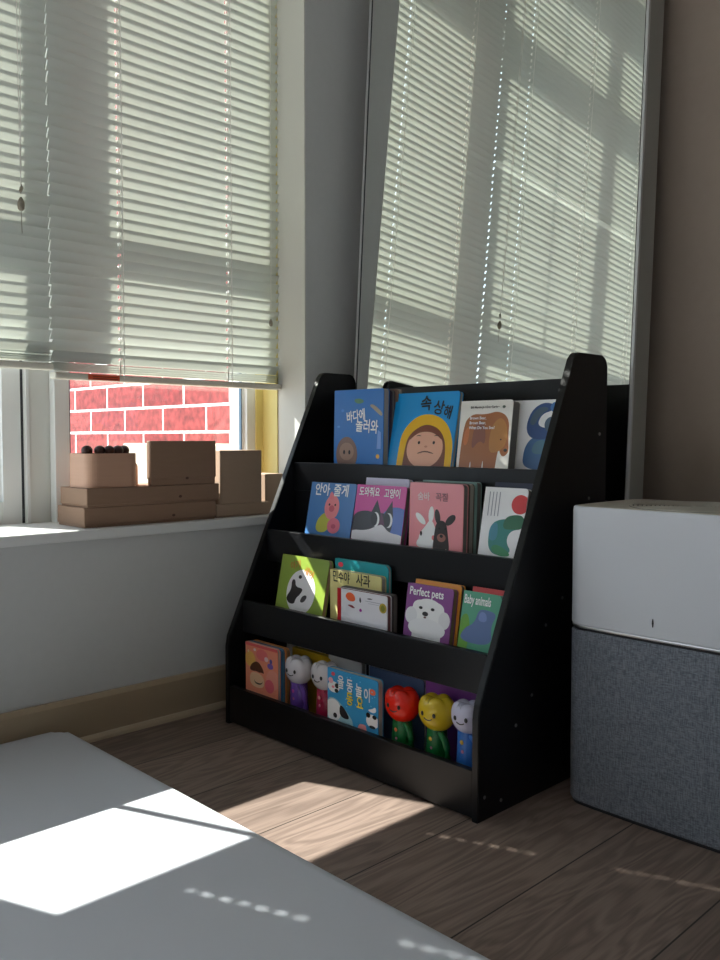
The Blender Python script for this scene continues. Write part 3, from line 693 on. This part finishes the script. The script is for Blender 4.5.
tulip(-.6895, .141, .0288, (206, 204, 226), (50, 110, 190), 'pale lilac headed tulip toy with blue body beside the right side panel', (220, 180, 60))

# ------------------------------------------------------------------ air purifier
pu = empty('air_purifier', (.275, -.945, 0)); tag(pu, 'square air purifier with white upper half and grey fabric lower half', 'air purifier')
def super_rect(hx, hy, r, bulge, n=8):
    pts = []
    base = rrect(-hx, hx, -hy, hy, r, n)
    # subdivide and bulge sides outward a little
    for i in range(len(base)):
        a, b = base[i], base[(i+1) % len(base)]
        m_ = 6 if math.dist(a, b) > .05 else 1
        for k in range(m_): pts.append((a[0]+(b[0]-a[0])*k/m_, a[1]+(b[1]-a[1])*k/m_))
    return [(x*(1+bulge*(1-(y/hy)**2)), y*(1+bulge*(1-(x/hx)**2))) for x, y in pts]
def loft(bm, layers, cap=True):
    rings = [[bm.verts.new((x*s, y*s, z)) for x, y in super_rect(.108, .163, .024, .030)] for z, s in layers]
    n = len(rings[0])
    for i in range(len(rings)-1):
        for k in range(n): bm.faces.new((rings[i][k], rings[i][(k+1) % n], rings[i+1][(k+1) % n], rings[i+1][k]))
    if cap: bm.faces.new(rings[0][::-1]); bm.faces.new(rings[-1])
    return bm
M_pw = mat('purifier_white', (.78, .80, .84), .4)
obj('base', loft(bmesh.new(), [(0, .975), (.005, .98)]), M_dark, pu)
obj('fabric_body', loft(bmesh.new(), [(.005, .985), (.009, .995), (.10, 1.0), (.272, 1.0), (.275, .995)]), M_fabric, pu, False)
obj('seam_band', loft(bmesh.new(), [(.275, .975), (.279, .975)]), M_dark, pu)
obj('silver_ring', loft(bmesh.new(), [(.279, .992), (.281, .996), (.2825, .992)]), M_steel, pu)
obj('white_body', loft(bmesh.new(), [(.2825, .99), (.285, 1.0), (.38, 1.0), (.460, 1.0), (.4655, .996), (.467, .985)]), M_pw, pu, False)
obj('top_plate', loft(bmesh.new(), [(.4668, .965), (.4676, .96)]), mat('grille_cream', (.62, .58, .50), .45), pu)
bm = bmesh.new(); prism(bm, [(.1035*math.cos(2*math.pi*k/64), .1035*math.sin(2*math.pi*k/64)) for k in range(64)], 'z', .4674, .4680)
obj('grille_shade_disc', bm, mat('grille_gap_shade', (.10, .095, .085), .7), pu)  # flat dark disc, its colour stands in for shade between the rings
bm = bmesh.new(); rr = .010
while rr < .102:
    n = 72; r0, r1 = rr, rr+.0032
    vs = [[bm.verts.new((q*math.cos(2*math.pi*k/n), q*math.sin(2*math.pi*k/n), z)) for k in range(n)] for q, z in ((r0, .4678), (r0, .4695), (r1, .4695), (r1, .4678))]
    for a in range(3):
        for k in range(n): bm.faces.new((vs[a][k], vs[a][(k+1) % n], vs[a+1][(k+1) % n], vs[a+1][k]))
    rr += .0064
obj('top_grille', bm, mat('grille_cream', (.62, .58, .50), .45), pu)
bm = bmesh.new(); prism(bm, [(.0005, -.006), (.0012, 0), (.0005, .006), (-.0005, .006), (-.0012, 0), (-.0005, -.006)], 'x', -.1122, -.1100)
bmesh.ops.translate(bm, verts=bm.verts, vec=(0, .018, .305)); obj('indicator_mark', bm, M_dark, pu)

# ------------------------------------------------------------------ things on the sill
def lidded(name, x0, x1, y0, y1, z0, z1, m, label, cat='box', split=.0, group=None, mark=None):
    root = empty(name, ((x0+x1)/2, (y0+y1)/2, z0)); tag(root, label, cat, group)
    iv = Matrix.Translation(-root.location)
    bm = B(x0+.0015, x1-.0015, y0+.0015, y1-.0015, z0, z1-.002, bev=.001, seg=1); bm.transform(iv); obj('box_body', bm, m, root)
    zl = z0+(z1-z0)*split
    bm = B(x0, x1, y0, y1, zl, z1, bev=.0012, seg=1); bm.transform(iv); obj('lid', bm, m, root)
    if mark:
        bm = bmesh.new(); ball(bm, (mark[0], y0-.0001, mark[1]), .004, (1, .08, .7), 12, 6); bm.transform(iv); obj('stamp', bm, mat('stamp_ink', (.12, .06, .04), .8), root)
    return root
G = 'cardboard boxes on the window sill'
lidded('cardboard_box', -.240, .059, .012, .125, ZS+.0003, .4390, M_card, 'long flat brown box lying on the sill at the bottom of the left stack', group=G, split=.12, mark=(-.045, .414))
lidded('cardboard_box', -.235, .066, .010, .123, .4393, .4755, M_card, 'long flat brown box in the left stack, directly under the wooden tray', group=G, split=.1, mark=(-.03, .452))
lidded('cardboard_box', -.097, .060, .012, .028, .4758, .566, M_card, 'dark brown upright box standing on the long flat boxes', group=G, split=.15, mark=(-.012, .489))
lidded('cardboard_box', .064, .208, .018, .120, ZS+.0003, .4285, M_card2, 'short flat kraft box on the sill under the pale upright box', group=G, split=.1)
lidded('cardboard_box', .076, .188, .020, .085, .4288, .5450, M_card2, 'pale kraft upright box standing to the right of the dark brown one', group=G, split=.0)
lidded('cardboard_box', .2095, .262, .035, .110, ZS+.0003, .490, M_card2, 'small kraft box at the right end of the sill, partly behind the bookcase', group=G, split=.0)
# tray
tr = empty('wooden_tray', (-.174, .062, .4758)); tag(tr, 'rounded wooden tray filled with dark balls on top of the long flat boxes', 'tray')
bm = bmesh.new()
o_ = rrect(-.055, .055, -.047, .047, .022, 8); i_ = rrect(-.051, .051, -.043, .043, .018, 8); n = len(o_)
zz0, zz1, zf = 0, .066, .060
lay = [[bm.verts.new((x, y, z)) for x, y in P_] for P_, z in ((o_, zz0), (o_, zz1), (i_, zz1), (i_, zf))]
for a in range(3):
    for k in range(n): bm.faces.new((lay[a][k], lay[a][(k+1) % n], lay[a+1][(k+1) % n], lay[a+1][k]))
bm.faces.new(lay[0][::-1]); bm.faces.new(lay[3])
tray = obj('tray_body', bm, M_wood, tr)
first = True
for (bx, by, lab) in ((-.216, .045, 'leftmost dark ball in the front row of the wooden tray'), (-.192, .040, 'second dark ball from the left in the wooden tray'), (-.174, .036, 'middle dark ball in the front row of the wooden tray'),
                      (-.1545, .038, 'fourth dark ball from the left in the wooden tray'), (-.137, .046, 'rightmost dark ball in the wooden tray')):
    bm = bmesh.new(); ball(bm, (0, 0, 0), .0108, (1, 1, .98), 24, 16)
    o = obj('wooden_ball', bm, M_ball, None, True); o.location = (bx, by, 0.4758+.060+.0112); tag(o, lab, 'ball', 'dark wooden balls in the tray')
bm = bmesh.new(); prism(bm, rrect(-.118, -.0985, .0, .048, .012, 8, (1, 1, 0, 0)), 'y', .06, .10)
bmesh.ops.translate(bm, verts=bm.verts, vec=(0, 0, .4758))
tag(obj('wooden_block', bm, M_wood, smooth=False), 'rounded wooden block between the wooden tray and the dark upright box', 'block')
